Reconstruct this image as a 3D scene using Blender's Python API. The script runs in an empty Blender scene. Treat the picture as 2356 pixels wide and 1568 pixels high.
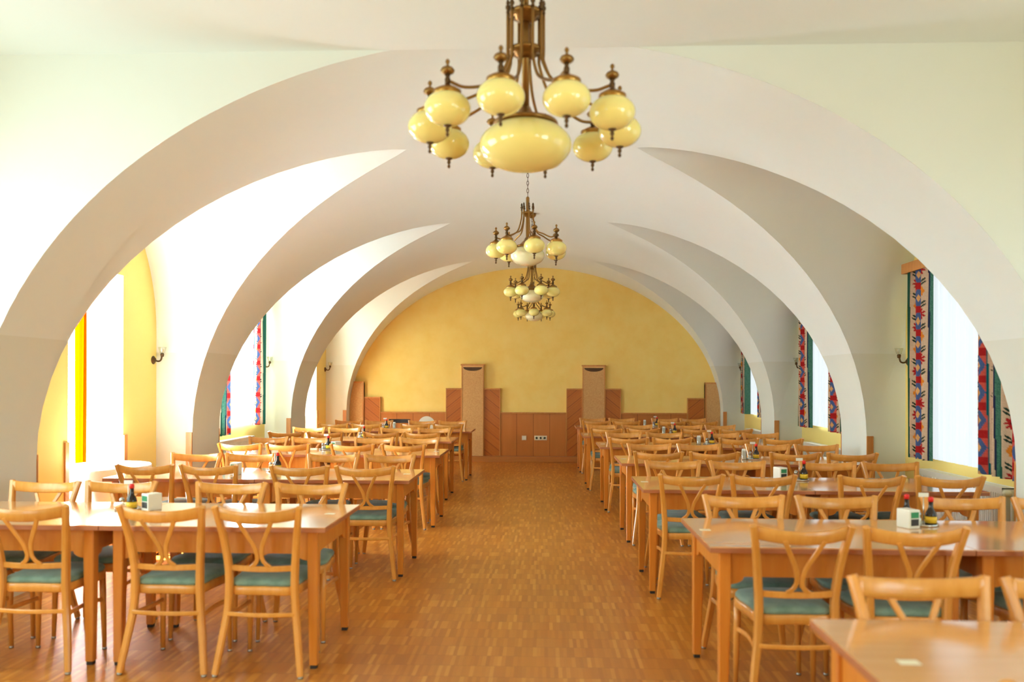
import bpy, bmesh, math, random
import numpy as np
from mathutils import Matrix, Vector
random.seed(7)
PI = math.pi
sc = bpy.context.scene
C = sc.collection

# ------------------------------------------------------------------ camera
cam_d = bpy.data.cameras.new('camera')
cam = bpy.data.objects.new('camera', cam_d); C.objects.link(cam)
cam_d.sensor_width = 36.0
cam_d.lens = 36.0 * 1877.0 / 2356.0
cam_d.shift_y = 92.8 / 2356.0
cam_d.clip_start = 0.05
cam.matrix_world = (Matrix.Translation((0.212, 0.0, 1.51)) @ Matrix.Rotation(0.040, 4, 'Z')
                    @ Matrix.Rotation(PI / 2, 4, 'X') @ Matrix.Rotation(0.003, 4, 'Z'))
cam_d.dof.use_dof = True
cam_d.dof.focus_distance = 9.5
cam_d.dof.aperture_fstop = 1.7
sc.camera = cam

# ------------------------------------------------------------------ view
sc.view_settings.view_transform = 'Standard'
sc.view_settings.look = 'None'
sc.view_settings.gamma = 1
sc.view_settings.use_curve_mapping = False
sc.view_settings.exposure = 1.25

# ------------------------------------------------------------------ daylight
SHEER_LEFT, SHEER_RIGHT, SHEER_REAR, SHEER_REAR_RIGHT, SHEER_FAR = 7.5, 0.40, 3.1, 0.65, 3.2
w = bpy.data.worlds.new('sky'); sc.world = w
w.use_nodes = True
bg = w.node_tree.nodes['Background']
bg.inputs[0].default_value = (0.80, 1.06, 1.16, 1)
bg.inputs[1].default_value = 20.0
sun_d = bpy.data.lights.new('sun', 'SUN')
sun_d.energy = 50.0; sun_d.angle = 0.012; sun_d.color = (1.0, 0.93, 0.8)
sun = bpy.data.objects.new('sun', sun_d); C.objects.link(sun)
sun.location = (-8, 7, 9)
sun.rotation_euler = Vector((0.52, -0.05, -0.85)).to_track_quat('-Z', 'Y').to_euler()

# ------------------------------------------------------------------ room measures
WX, PX = 3.86, 3.475            # window wall, pier face
SPR, RISE = 0.92, 2.73          # vault springing and rise
HALF, PIT = 1.311, 3.321
YC = [7.094 + PIT * k for k in range(-3, 3)]      # bay centres, the camera stands in the second
BACK, REAR = 15.37, -4.52
TAB = 0.75


def srgb(r, g, b):
    f = lambda c: (c / 255 / 12.92) if c / 255 <= 0.04045 else ((c / 255 + 0.055) / 1.055) ** 2.4
    return (f(r), f(g), f(b), 1.0)


# ------------------------------------------------------------------ materials
class NT:
    def __init__(s, name):
        s.m = bpy.data.materials.new(name); s.m.use_nodes = True
        s.t = s.m.node_tree; s.n = s.t.nodes
        s.b = s.n['Principled BSDF']; s.out = s.n['Material Output']

    def node(s, typ, **kw):
        x = s.n.new(typ)
        for k, v in kw.items(): setattr(x, k, v)
        return x

    def lk(s, a, b): s.t.links.new(a, b)

    def val(s, sock, v):
        if hasattr(v, 'links') or isinstance(v, bpy.types.NodeSocket): s.lk(v, sock)
        else: sock.default_value = v

    def mth(s, op, a, b=0.0, c=0.0):
        x = s.node('ShaderNodeMath', operation=op)
        s.val(x.inputs[0], a); s.val(x.inputs[1], b); s.val(x.inputs[2], c)
        return x.outputs[0]

    def mix(s, f, a, b, typ='MIX'):
        x = s.node('ShaderNodeMix', data_type='RGBA', blend_type=typ)
        s.val(x.inputs[0], f); s.val(x.inputs[6], a); s.val(x.inputs[7], b)
        return x.outputs[2]

    def obj(s):
        return s.node('ShaderNodeTexCoord').outputs['Object']

    def mapv(s, v, scale):
        x = s.node('ShaderNodeMapping'); s.lk(v, x.inputs[0]); x.inputs['Scale'].default_value = scale
        return x.outputs[0]

    def noise(s, v, scale, detail=3, rough=0.5):
        x = s.node('ShaderNodeTexNoise'); s.lk(v, x.inputs['Vector'])
        x.inputs['Scale'].default_value = scale; x.inputs['Detail'].default_value = detail
        x.inputs['Roughness'].default_value = rough
        return x.outputs[0]

    def ramp(s, f, stops):
        x = s.node('ShaderNodeValToRGB'); s.lk(f, x.inputs[0])
        e = x.color_ramp.elements
        while len(e) < len(stops): e.new(0.5)
        for i, (p, c) in enumerate(stops): e[i].position = p; e[i].color = c
        return x.outputs[0]

    def bump(s, h, strength, dist=0.01):
        x = s.node('ShaderNodeBump'); s.lk(h, x.inputs['Height'])
        x.inputs['Strength'].default_value = strength; x.inputs['Distance'].default_value = dist
        s.lk(x.outputs[0], s.b.inputs['Normal'])

    def set(s, **kw):
        for k, v in kw.items(): s.val(s.b.inputs[k.replace('_', ' ')], v)
        return s.m


def wood(name, c1, c2, rough=0.32, scale=(28, 28, 2.2), coat=0.25):
    t = NT(name)
    v = t.mapv(t.obj(), scale)
    n = t.noise(v, 1.0, 4, 0.6)
    oi = t.node('ShaderNodeObjectInfo')
    col = t.ramp(n, [(0.3, c1), (0.7, c2)])
    hv = t.node('ShaderNodeHueSaturation'); t.lk(col, hv.inputs['Color'])
    t.lk(t.mth('MULTIPLY_ADD', oi.outputs['Random'], 0.16, 0.92), hv.inputs['Value'])
    t.lk(hv.outputs[0], t.b.inputs['Base Color'])
    return t.set(Roughness=rough, Coat_Weight=coat, Coat_Roughness=0.12)


def plain(name, col, rough=0.5, metal=0.0, **kw):
    t = NT(name)
    n = t.noise(t.obj(), 40, 2)
    c = t.mix(t.mth('MULTIPLY', n, 0.12), col, (col[0] * .8, col[1] * .8, col[2] * .8, 1))
    t.lk(c, t.b.inputs['Base Color'])
    return t.set(Roughness=rough, Metallic=metal, **kw)


M = {}
M['beech'] = wood('beech_lacquer', srgb(216, 140, 54), srgb(230, 160, 76))
M['table_wood'] = wood('table_leg_wood', srgb(210, 121, 38), srgb(220, 140, 54), 0.3)
M['laminate'] = wood('beech_laminate', srgb(222, 156, 92), srgb(232, 168, 106), 0.2, (2.2, 30, 30), 1.0)
M['laminate_edge'] = wood('laminate_edge', srgb(176, 104, 68), srgb(190, 118, 80), 0.35, (3, 30, 30))
M['panel_wood'] = wood('panel_wood', srgb(176, 98, 34), srgb(192, 114, 46), 0.35, (30, 30, 1.6), 0.1)
M['trim_wood'] = wood('trim_wood', srgb(196, 124, 56), srgb(210, 142, 74), 0.4, (30, 30, 2), 0.1)
M['plinth_wood'] = wood('plinth_wood', srgb(184, 112, 52), srgb(196, 124, 64), 0.4, (2, 30, 30), 0.1)


def plaster(name, c_top, c_low, line=None, bump=0.12):
    t = NT(name)
    o = t.obj()
    n = t.noise(o, 1.3, 4, 0.6)
    base = c_top
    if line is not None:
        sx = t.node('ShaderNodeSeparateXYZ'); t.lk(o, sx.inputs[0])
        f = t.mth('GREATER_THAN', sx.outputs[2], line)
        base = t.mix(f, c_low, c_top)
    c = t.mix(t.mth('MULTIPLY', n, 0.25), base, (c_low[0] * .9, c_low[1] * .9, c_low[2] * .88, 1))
    t.lk(c, t.b.inputs['Base Color'])
    t.bump(t.noise(o, 60, 5, 0.7), bump, 0.004)
    return t.set(Roughness=0.85)


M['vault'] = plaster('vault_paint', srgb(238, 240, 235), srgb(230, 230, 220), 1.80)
M['yellow_wall'] = plaster('yellow_wall_paint', srgb(244, 216, 128), srgb(238, 204, 112))


def backwall():
    t = NT('yellow_wash')
    o = t.obj()
    n = t.noise(o, 3.2, 6, 0.62); n2 = t.noise(o, 0.7, 3)
    c = t.ramp(n, [(0.25, srgb(248, 204, 106)), (0.5, srgb(251, 213, 122)), (0.8, srgb(253, 221, 138))])
    c = t.mix(t.mth('MULTIPLY', n2, 0.35), c, srgb(250, 220, 124))
    t.lk(c, t.b.inputs['Base Color'])
    return t.set(Roughness=0.8)


M['back_wall'] = backwall()


def parquet():
    t = NT('industrial_parquet')
    o = t.obj()
    sx = t.node('ShaderNodeSeparateXYZ'); t.lk(o, sx.inputs[0])
    X, Y = sx.outputs[0], sx.outputs[1]
    row = t.mth('FLOOR', t.mth('DIVIDE', Y, 0.16))
    sh = t.mth('MULTIPLY', t.mth('FRACT', t.mth('MULTIPLY', t.mth('SINE', row), 43.7)), 0.02)
    colx = t.mth('FLOOR', t.mth('DIVIDE', t.mth('ADD', X, sh), 0.021))
    cv = t.node('ShaderNodeCombineXYZ'); t.lk(colx, cv.inputs[0]); t.lk(row, cv.inputs[1])
    wn = t.node('ShaderNodeTexWhiteNoise', noise_dimensions='2D'); t.lk(cv.outputs[0], wn.inputs['Vector'])
    c = t.ramp(wn.outputs['Value'], [(0.0, srgb(174, 102, 30)), (0.35, srgb(190, 117, 38)),
                                     (0.75, srgb(202, 129, 45)), (1.0, srgb(226, 160, 74))])
    fine = t.noise(t.mapv(o, (150, 6, 1)), 1.0, 3)
    c = t.mix(t.mth('MULTIPLY', fine, 0.45), c, srgb(170, 98, 32))
    big = t.noise(o, 0.8, 3)
    c = t.mix(t.mth('MULTIPLY', big, 0.25), c, srgb(200, 130, 50))
    fy = t.mth('FRACT', t.mth('DIVIDE', Y, 0.16))
    ln = t.mth('LESS_THAN', fy, 0.03)
    c = t.mix(t.mth('MULTIPLY', ln, 0.35), c, srgb(92, 48, 20))
    t.lk(c, t.b.inputs['Base Color'])
    t.lk(t.mth('MULTIPLY_ADD', big, 0.12, 0.3), t.b.inputs['Roughness'])
    return t.set(Coat_Weight=0.25, Coat_Roughness=0.22)


M['floor'] = parquet()


def diag(name, sgn):
    t = NT(name)
    o = t.obj()
    sx = t.node('ShaderNodeSeparateXYZ'); t.lk(o, sx.inputs[0])
    d = t.mth('ADD', sx.outputs[2], t.mth('MULTIPLY', sx.outputs[0], -0.8 * sgn))
    q = t.mth('DIVIDE', d, 0.20)
    ln = t.mth('LESS_THAN', t.mth('FRACT', q), 0.04)
    v = t.mapv(o, (6, 6, 6))
    cv = t.node('ShaderNodeCombineXYZ'); t.lk(t.mth('MULTIPLY', d, 24), cv.inputs[0]); t.lk(t.mth('FLOOR', q), cv.inputs[1])
    n = t.noise(cv.outputs[0], 1.5, 3)
    c = t.ramp(n, [(0.3, srgb(178, 94, 30)), (0.7, srgb(190, 108, 42))])
    c = t.mix(ln, c, srgb(108, 52, 16))
    t.lk(c, t.b.inputs['Base Color'])
    return t.set(Roughness=0.38)


M['chevron_down'] = diag('diagonal_boards_falling', -1)
M['chevron_up'] = diag('diagonal_boards_rising', 1)


def grooves():
    t = NT('vertical_boards')
    o = t.obj()
    sx = t.node('ShaderNodeSeparateXYZ'); t.lk(o, sx.inputs[0])
    q = t.mth('DIVIDE', t.mth('ADD', sx.outputs[0], 0.003), 0.31)
    ln = t.mth('LESS_THAN', t.mth('FRACT', q), 0.022)
    n = t.noise(t.mapv(o, (9, 30, .8)), 1.0, 2)
    c = t.ramp(n, [(0.3, srgb(190, 112, 50)), (0.7, srgb(197, 120, 57))])
    c = t.mix(ln, c, srgb(112, 56, 20))
    t.lk(c, t.b.inputs['Base Color'])
    return t.set(Roughness=0.38)


M['boards'] = grooves()


def speckle():
    t = NT('cork_board')
    o = t.obj()
    n = t.noise(o, 90, 4, 0.8)
    c = t.ramp(n, [(0.35, srgb(198, 142, 84)), (0.65, srgb(226, 180, 120))])
    t.lk(c, t.b.inputs['Base Color'])
    t.bump(n, 0.2, 0.002)
    return t.set(Roughness=0.8)


M['cork'] = speckle()


def fabric():
    t = NT('sage_velour')
    o = t.obj()
    n = t.noise(o, 9, 4, 0.6); f = t.noise(o, 160, 3, 0.7)
    c = t.ramp(n, [(0.3, srgb(90, 120, 106)), (0.7, srgb(140, 166, 150))])
    c = t.mix(t.mth('MULTIPLY', f, 0.35), c, srgb(150, 172, 156))
    t.lk(c, t.b.inputs['Base Color'])
    t.bump(f, 0.25, 0.002)
    return t.set(Roughness=0.9, Sheen_Weight=0.25)


M['velour'] = fabric()
M['glide'] = plain('steel_glide', srgb(170, 168, 165), 0.3, 0.9)
M['black_foot'] = plain('black_rubber', srgb(50, 42, 38), 0.6)
M['brass'] = plain('antique_brass', srgb(150, 112, 60), 0.32, 0.9)
M['brass_bright'] = plain('polished_brass', srgb(172, 128, 64), 0.28, 1.0)
M['brass_dark'] = plain('aged_brass', srgb(96, 72, 46), 0.42, 0.85)


def opal(name, col):
    t = NT(name)
    n = t.noise(t.obj(), 6, 3)
    c = t.mix(t.mth('MULTIPLY', n, 0.3), col, (col[0] * .96, col[1] * .9, col[2] * .75, 1))
    t.lk(c, t.b.inputs['Base Color'])
    return t.set(Roughness=0.12, Subsurface_Weight=0.15, Subsurface_Scale=0.05, Coat_Weight=0.6, Coat_Roughness=0.04)


M['opal'] = opal('cream_opal_glass', srgb(255, 238, 152))
M['opal_pale'] = opal('pale_opal_glass', srgb(250, 244, 205))
M['white_paint'] = plain('white_enamel', srgb(238, 234, 222), 0.35)
M['white_cloth'] = plain('white_linen', srgb(245, 245, 240), 0.85)
M['paper'] = plain('paper_label', srgb(240, 232, 205), 0.6)
M['socket'] = plain('white_plastic', srgb(232, 222, 196), 0.4)
M['dark_plastic'] = plain('dark_plastic', srgb(40, 36, 34), 0.4)
M['red_cap'] = plain('red_cap', srgb(226, 30, 26), 0.35)
M['yellow_label'] = plain('yellow_label', srgb(238, 190, 40), 0.5)
M['green_card'] = plain('green_print', srgb(52, 140, 92), 0.5)
M['steel'] = plain('brushed_steel', srgb(200, 198, 194), 0.25, 1.0)
M['sauce'] = plain('dark_sauce_glass', srgb(38, 20, 14), 0.08)
M['salt'] = plain('white_grains', srgb(236, 232, 224), 0.5)
M['pepper'] = plain('pepper_grains', srgb(110, 84, 62), 0.6)
M['recess'] = plain('lamp_recess', srgb(84, 54, 22), 0.6)
M['black_chair'] = plain('black_lacquer', srgb(36, 36, 40), 0.35)
M['soil'] = plain('curtain_backing', srgb(240, 200, 60), 0.8)


def glass(name, tint=(1, 1, 1, 1), op=0.12):
    t = NT(name)
    tr = t.node('ShaderNodeBsdfTransparent'); tr.inputs[0].default_value = tint
    gl = t.node('ShaderNodeBsdfGlossy'); gl.inputs['Roughness'].default_value = 0.03
    mx = t.node('ShaderNodeMixShader'); mx.inputs[0].default_value = op
    t.lk(tr.outputs[0], mx.inputs[1]); t.lk(gl.outputs[0], mx.inputs[2]); t.lk(mx.outputs[0], t.out.inputs[0])
    return t.m


M['glass'] = glass('window_glass')
M['glass_dimming'] = glass('dimming_door_glass', (0.62, 0.60, 0.54, 1))  # grey tint added to cut the daylight through the farthest door
M['tumbler'] = glass('clear_glass', (0.93, 0.95, 0.93, 1), 0.2)


def sheer(name, strength, col):  # cloth emits by itself, standing in for daylight through the window
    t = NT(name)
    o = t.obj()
    n = t.noise(t.mapv(o, (1, 22, 0.15)), 1.0, 2)  # stripes in the glow imitate the light and shade of folds
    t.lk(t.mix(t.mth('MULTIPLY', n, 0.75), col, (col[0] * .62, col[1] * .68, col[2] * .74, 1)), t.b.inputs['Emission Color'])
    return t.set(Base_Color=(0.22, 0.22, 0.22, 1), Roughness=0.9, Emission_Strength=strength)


M['sheer_left'] = sheer('glowing_sheer_left', SHEER_LEFT, (0.82, 1.06, 1.12, 1))
M['sheer_right'] = sheer('glowing_sheer_right', SHEER_RIGHT, (0.90, 0.98, 1, 1))
M['sheer_rear'] = sheer('glowing_sheer_front_left', SHEER_REAR, (0.80, 1.07, 1.05, 1))
M['sheer_far'] = sheer('glowing_sheer_behind', SHEER_FAR, (0.84, 1.05, 1.04, 1))
M['sheer_rear_right'] = sheer('glowing_sheer_front_right', SHEER_REAR_RIGHT, (0.82, 1.06, 1.03, 1))


def yellow_curtain():
    t = NT('yellow_voile')
    tl = t.node('ShaderNodeBsdfTranslucent'); tl.inputs[0].default_value = srgb(215, 62, 0)
    df = t.node('ShaderNodeBsdfDiffuse'); df.inputs[0].default_value = srgb(205, 80, 0)
    mx = t.node('ShaderNodeMixShader'); mx.inputs[0].default_value = 0.4
    t.lk(tl.outputs[0], mx.inputs[1]); t.lk(df.outputs[0], mx.inputs[2]); t.lk(mx.outputs[0], t.out.inputs[0])
    return t.m


M['yellow_voile'] = yellow_curtain()


def printed():
    t = NT('printed_curtain_cloth')
    a = t.node('ShaderNodeVertexColor', layer_name='print')
    n = t.noise(t.obj(), 120, 3, 0.7)
    c = t.mix(t.mth('MULTIPLY', n, 0.25), a.outputs[0], (0.75, 0.7, 0.62, 1), 'MULTIPLY')
    tl = t.node('ShaderNodeBsdfTranslucent'); t.lk(c, tl.inputs[0])
    df = t.node('ShaderNodeBsdfDiffuse'); t.lk(c, df.inputs[0])
    mx = t.node('ShaderNodeMixShader'); mx.inputs[0].default_value = 0.8
    t.lk(tl.outputs[0], mx.inputs[1]); t.lk(df.outputs[0], mx.inputs[2]); t.lk(mx.outputs[0], t.out.inputs[0])
    return t.m


M['printed'] = printed()


# ------------------------------------------------------------------ mesh helpers
class MB:
    def __init__(s): s.v = []; s.f = []; s.sm = []; s.mi = []

    def add(s, vs, fs, smooth=False, mi=0):
        b = len(s.v)
        s.v += [tuple(p) for p in vs]
        for f in fs: s.f.append(tuple(i + b for i in f)); s.sm.append(smooth); s.mi.append(mi)
        return s

    def box(s, x0, x1, y0, y1, z0, z1, bev=0.0, mi=0, rot=None):
        bm = bmesh.new()
        bmesh.ops.create_cube(bm, size=1)
        for v in bm.verts:
            v.co = Vector(((x0 + x1) / 2 + v.co.x * (x1 - x0), (y0 + y1) / 2 + v.co.y * (y1 - y0), (z0 + z1) / 2 + v.co.z * (z1 - z0)))
        if bev: bmesh.ops.bevel(bm, geom=bm.edges[:], offset=bev, segments=2, profile=0.6, affect='EDGES')
        s.bm(bm, False, mi, rot)
        return s

    def bm(s, bm, smooth=False, mi=0, rot=None):
        bm.verts.index_update()
        vs = [(rot @ v.co if rot else v.co.copy()) for v in bm.verts]
        s.add(vs, [[v.index for v in f.verts] for f in bm.faces], smooth, mi)
        bm.free()

    def lathe(s, prof, n=20, c=(0, 0, 0), mi=0, smooth=True, ribs=0, rib=0.0):
        vs = []
        for r, z in prof:
            for i in range(n):
                a = 2 * PI * i / n
                q = r * (1 + (rib * math.cos(ribs * a) if ribs else 0))
                vs.append((c[0] + q * math.cos(a), c[1] + q * math.sin(a), c[2] + z))
        fs = []
        for k in range(len(prof) - 1):
            for i in range(n):
                j = (i + 1) % n
                fs.append((k * n + i, k * n + j, (k + 1) * n + j, (k + 1) * n + i))
        m = len(prof) - 1
        if prof[0][0] > 1e-6: fs.append(tuple(range(n - 1, -1, -1)))
        if prof[-1][0] > 1e-6: fs.append(tuple(m * n + i for i in range(n)))
        return s.add(vs, fs, smooth, mi)

    def tube(s, pts, rad, n=8, mi=0, closed=False, smooth=True):
        pts = [Vector(p) for p in pts]
        N = len(pts)
        if not isinstance(rad, (list, tuple)): rad = [rad] * N
        up = Vector((0, 0, 1)); vs = []; prev = None
        for i, p in enumerate(pts):
            a = pts[(i - 1) % N] if (closed or i > 0) else p
            b = pts[(i + 1) % N] if (closed or i < N - 1) else p
            t = (b - a).normalized()
            if prev is None:
                u = t.cross(up)
                if u.length < 1e-3: u = t.cross(Vector((1, 0, 0)))
            else: u = prev - t * prev.dot(t)
            u.normalize(); prev = u
            w_ = t.cross(u)
            for k in range(n):
                an = 2 * PI * k / n
                vs.append(p + (u * math.cos(an) + w_ * math.sin(an)) * rad[i])
        fs = []
        for i in range(N if closed else N - 1):
            j = (i + 1) % N
            for k in range(n):
                l = (k + 1) % n
                fs.append((i * n + k, i * n + l, j * n + l, j * n + k))
        if not closed:
            fs.append(tuple(range(n - 1, -1, -1))); fs.append(tuple((N - 1) * n + k for k in range(n)))
        return s.add(vs, fs, smooth, mi)

    def strip(s, pts, wx, wy, side=(1, 0, 0), mi=0, ch=0.2, smooth=False):
        """bar of rectangular section (chamfered) along pts; wx across `side`, wy across the other normal"""
        pts = [Vector(p) for p in pts]; N = len(pts); vs = []
        if not isinstance(wx, (list, tuple)): wx = [wx] * N
        if not isinstance(wy, (list, tuple)): wy = [wy] * N
        sd = Vector(side)
        for i, p in enumerate(pts):
            t = (pts[min(i + 1, N - 1)] - pts[max(i - 1, 0)]).normalized()
            u = (sd - t * sd.dot(t)).normalized(); v = t.cross(u)
            a, b = wx[i] / 2, wy[i] / 2; c = min(a, b) * 2 * ch
            for q, r in ((a - c, b), (-a + c, b), (-a, b - c), (-a, -b + c), (-a + c, -b), (a - c, -b), (a, -b + c), (a, b - c)):
                vs.append(p + u * q + v * r)
        fs = []
        for i in range(N - 1):
            for k in range(8):
                l = (k + 1) % 8
                fs.append((i * 8 + k, i * 8 + l, (i + 1) * 8 + l, (i + 1) * 8 + k))
        fs.append(tuple(range(7, -1, -1))); fs.append(tuple((N - 1) * 8 + k for k in range(8)))
        return s.add(vs, fs, smooth, mi)

    def prism(s, outline, y0, y1, mi=0):
        """outline of (x,z) pushed from y0 to y1"""
        n = len(outline)
        vs = [(x, y0, z) for x, z in outline] + [(x, y1, z) for x, z in outline]
        fs = [tuple(range(n)), tuple(range(2 * n - 1, n - 1, -1))] + [(i, (i + 1) % n, n + (i + 1) % n, n + i) for i in range(n)]
        return s.add(vs, fs, False, mi)

    def mesh(s, name, mats):
        me = bpy.data.meshes.new(name)
        me.from_pydata(s.v, [], s.f)
        me.polygons.foreach_set('use_smooth', s.sm)
        me.polygons.foreach_set('material_index', s.mi)
        for m in (mats if isinstance(mats, (list, tuple)) else [mats]): me.materials.append(m)
        bm = bmesh.new(); bm.from_mesh(me); bmesh.ops.recalc_face_normals(bm, faces=bm.faces); bm.to_mesh(me); bm.free()
        me.update()
        return me

    def obj(s, name, mats, parent=None, loc=None):
        o = bpy.data.objects.new(name, s.mesh(name, mats)); C.objects.link(o)
        if parent: o.parent = parent
        if loc: o.location = loc
        return o


def tag(o, label=None, cat=None, group=None, kind=None):
    if label: o['label'] = label
    if cat: o['category'] = cat
    if group: o['group'] = group
    if kind: o['kind'] = kind
    return o


def empty(name, loc=(0, 0, 0), rz=0.0, label=None, cat=None, group=None, kind=None):
    o = bpy.data.objects.new(name, None); C.objects.link(o)
    o.location = loc; o.rotation_euler = (0, 0, rz); o.empty_display_size = 0.1
    return tag(o, label, cat, group, kind)


def copy_tree(o, parent=None):
    c = o.copy(); C.objects.link(c); c.parent = parent
    for ch in list(o.children): copy_tree(ch, c)
    return c


def interp(pts, n):
    """Catmull-Rom through pts"""
    P = [Vector(p) for p in pts]; P = [2 * P[0] - P[1]] + P + [2 * P[-1] - P[-2]]
    out = []
    for i in range(1, len(P) - 2):
        for k in range(n):
            t = k / n
            a, b, c, d = P[i - 1], P[i], P[i + 1], P[i + 2]
            out.append(0.5 * ((2 * b) + (c - a) * t + (2 * a - 5 * b + 4 * c - d) * t * t + (3 * b - a - 3 * c + d) * t ** 3))
    out.append(P[-2])
    return out


# ================================================================== SETTING
def struct(o): o['kind'] = 'structure'; return o


# floor
MB().add([(-4.5, REAR, 0), (4.3, REAR, 0), (4.3, BACK + .1, 0), (-4.5, BACK + .1, 0),
          (-4.5, REAR, -.1), (4.3, REAR, -.1), (4.3, BACK + .1, -.1), (-4.5, BACK + .1, -.1)],
         [(0, 1, 2, 3), (4, 7, 6, 5), (0, 4, 5, 1), (1, 5, 6, 2), (2, 6, 7, 3), (3, 7, 4, 0)]).obj('floor', M['floor']); struct(bpy.data.objects['floor'])


def barrel(x): return SPR + RISE * math.sqrt(max(0, 1 - (x / PX) ** 2))
def wall_arch(w_): return 2.0 + 1.44 * math.sqrt(max(0, 1 - (w_ / HALF) ** 2))
def groin_x(w_): return 1.0 + (PX - 1.0) * (abs(w_) / HALF) ** 1.22


cm = MB()
NA = 64
def grid(mb, rows, mi=0, smooth=True):
    n = len(rows[0]); vs = [p for r in rows for p in r]; fs = []
    for j in range(len(rows) - 1):
        for i in range(n - 1):
            fs.append((j * n + i, j * n + i + 1, (j + 1) * n + i + 1, (j + 1) * n + i))
    mb.add(vs, fs, smooth, mi)


bands = []
Y1, ZF = YC[3] - HALF - .699, 3.585      # plane of the first arch, flat ceiling of the front room
for k, yc in enumerate(YC):
    if k < 3: continue
    ws = [-HALF * math.cos(PI * j / 40) for j in range(41)]
    rows = []
    for w_ in ws:
        xg = groin_x(w_); th = math.asin(min(1, xg / PX))
        rows.append([(PX * math.sin(th * t), yc + w_, SPR + RISE * math.cos(th * t)) for t in [-1 + 2 * i / NA for i in range(NA + 1)]])
    grid(cm, rows)
    for s in (-1, 1):
        rows = []
        for w_ in ws:
            xg = groin_x(w_); zg = barrel(xg); zw = wall_arch(w_)
            rows.append([(s * (xg + (WX - xg) * t), yc + w_, zg + (zw - zg) * t) for t in [i / 16 for i in range(17)]])
        grid(cm, rows)
    bands.append((yc + HALF, min(yc + PIT - HALF, BACK + .05)))
bands.insert(0, (Y1, YC[3] - HALF))
for y0, y1 in bands:
    grid(cm, [[(PX * math.sin(PI / 2 * t), y, SPR + RISE * math.cos(PI / 2 * t)) for t in [-1 + 2 * i / NA for i in range(NA + 1)]] for y in (y0, (y0 + y1) / 2, y1)])
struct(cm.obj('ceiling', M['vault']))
fm = MB().add([(-WX, REAR, ZF), (WX, REAR, ZF), (WX, Y1, ZF), (-WX, Y1, ZF)], [(0, 1, 2, 3)])
struct(fm.obj('ceiling_front', M['vault']))
xe_ = PX * math.sqrt(1 - ((ZF - SPR) / RISE) ** 2)
for s in (-1, 1):
    a0 = math.asin(xe_ / PX)
    arc = [(PX * math.sin(a0 + (PI / 2 - a0) * i / 48), SPR + RISE * math.cos(a0 + (PI / 2 - a0) * i / 48)) for i in range(49)]
    arc.append((PX, 0))
    vs = [(s * x, Y1, z) for x, z in arc]; n = len(vs)
    for i, (x, z) in enumerate(arc):
        vs.append((s * (WX if i > 24 else x + (WX - x) * (i / 24) ** 2), Y1, ZF if i <= 24 else (ZF * (1 - (i - 24) / (n - 25)))))
    sp = MB().add(vs, [(i, i + 1, n + i + 1, n + i) for i in range(n - 1)])
    struct(sp.obj('wall_arch_' + ('left' if s < 0 else 'right'), M['vault']))
# outer roof above the vault keeps daylight out
struct(MB().box(-4.4, 4.4, REAR - .2, BACK + .2, 3.85, 3.95).obj('ceiling_slab', M['vault']))

# window / door openings per side: bay index -> (y0,y1,z0,z1,depth,kind)
OPEN = {}
for k, yc in enumerate(YC):
    OPEN[(-1, k)] = (yc - .6, yc + .6, .95, 2.45, .22, 'window')
    OPEN[(1, k)] = (yc - .6, yc + .6, .95, 2.45, .22, 'window')
OPEN[(-1, 3)] = (6.82, 7.73, 0.0, 2.52, .46, 'door')
OPEN[(-1, 5)] = (13.50, 14.42, 0.0, 2.52, .46, 'door')

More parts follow.
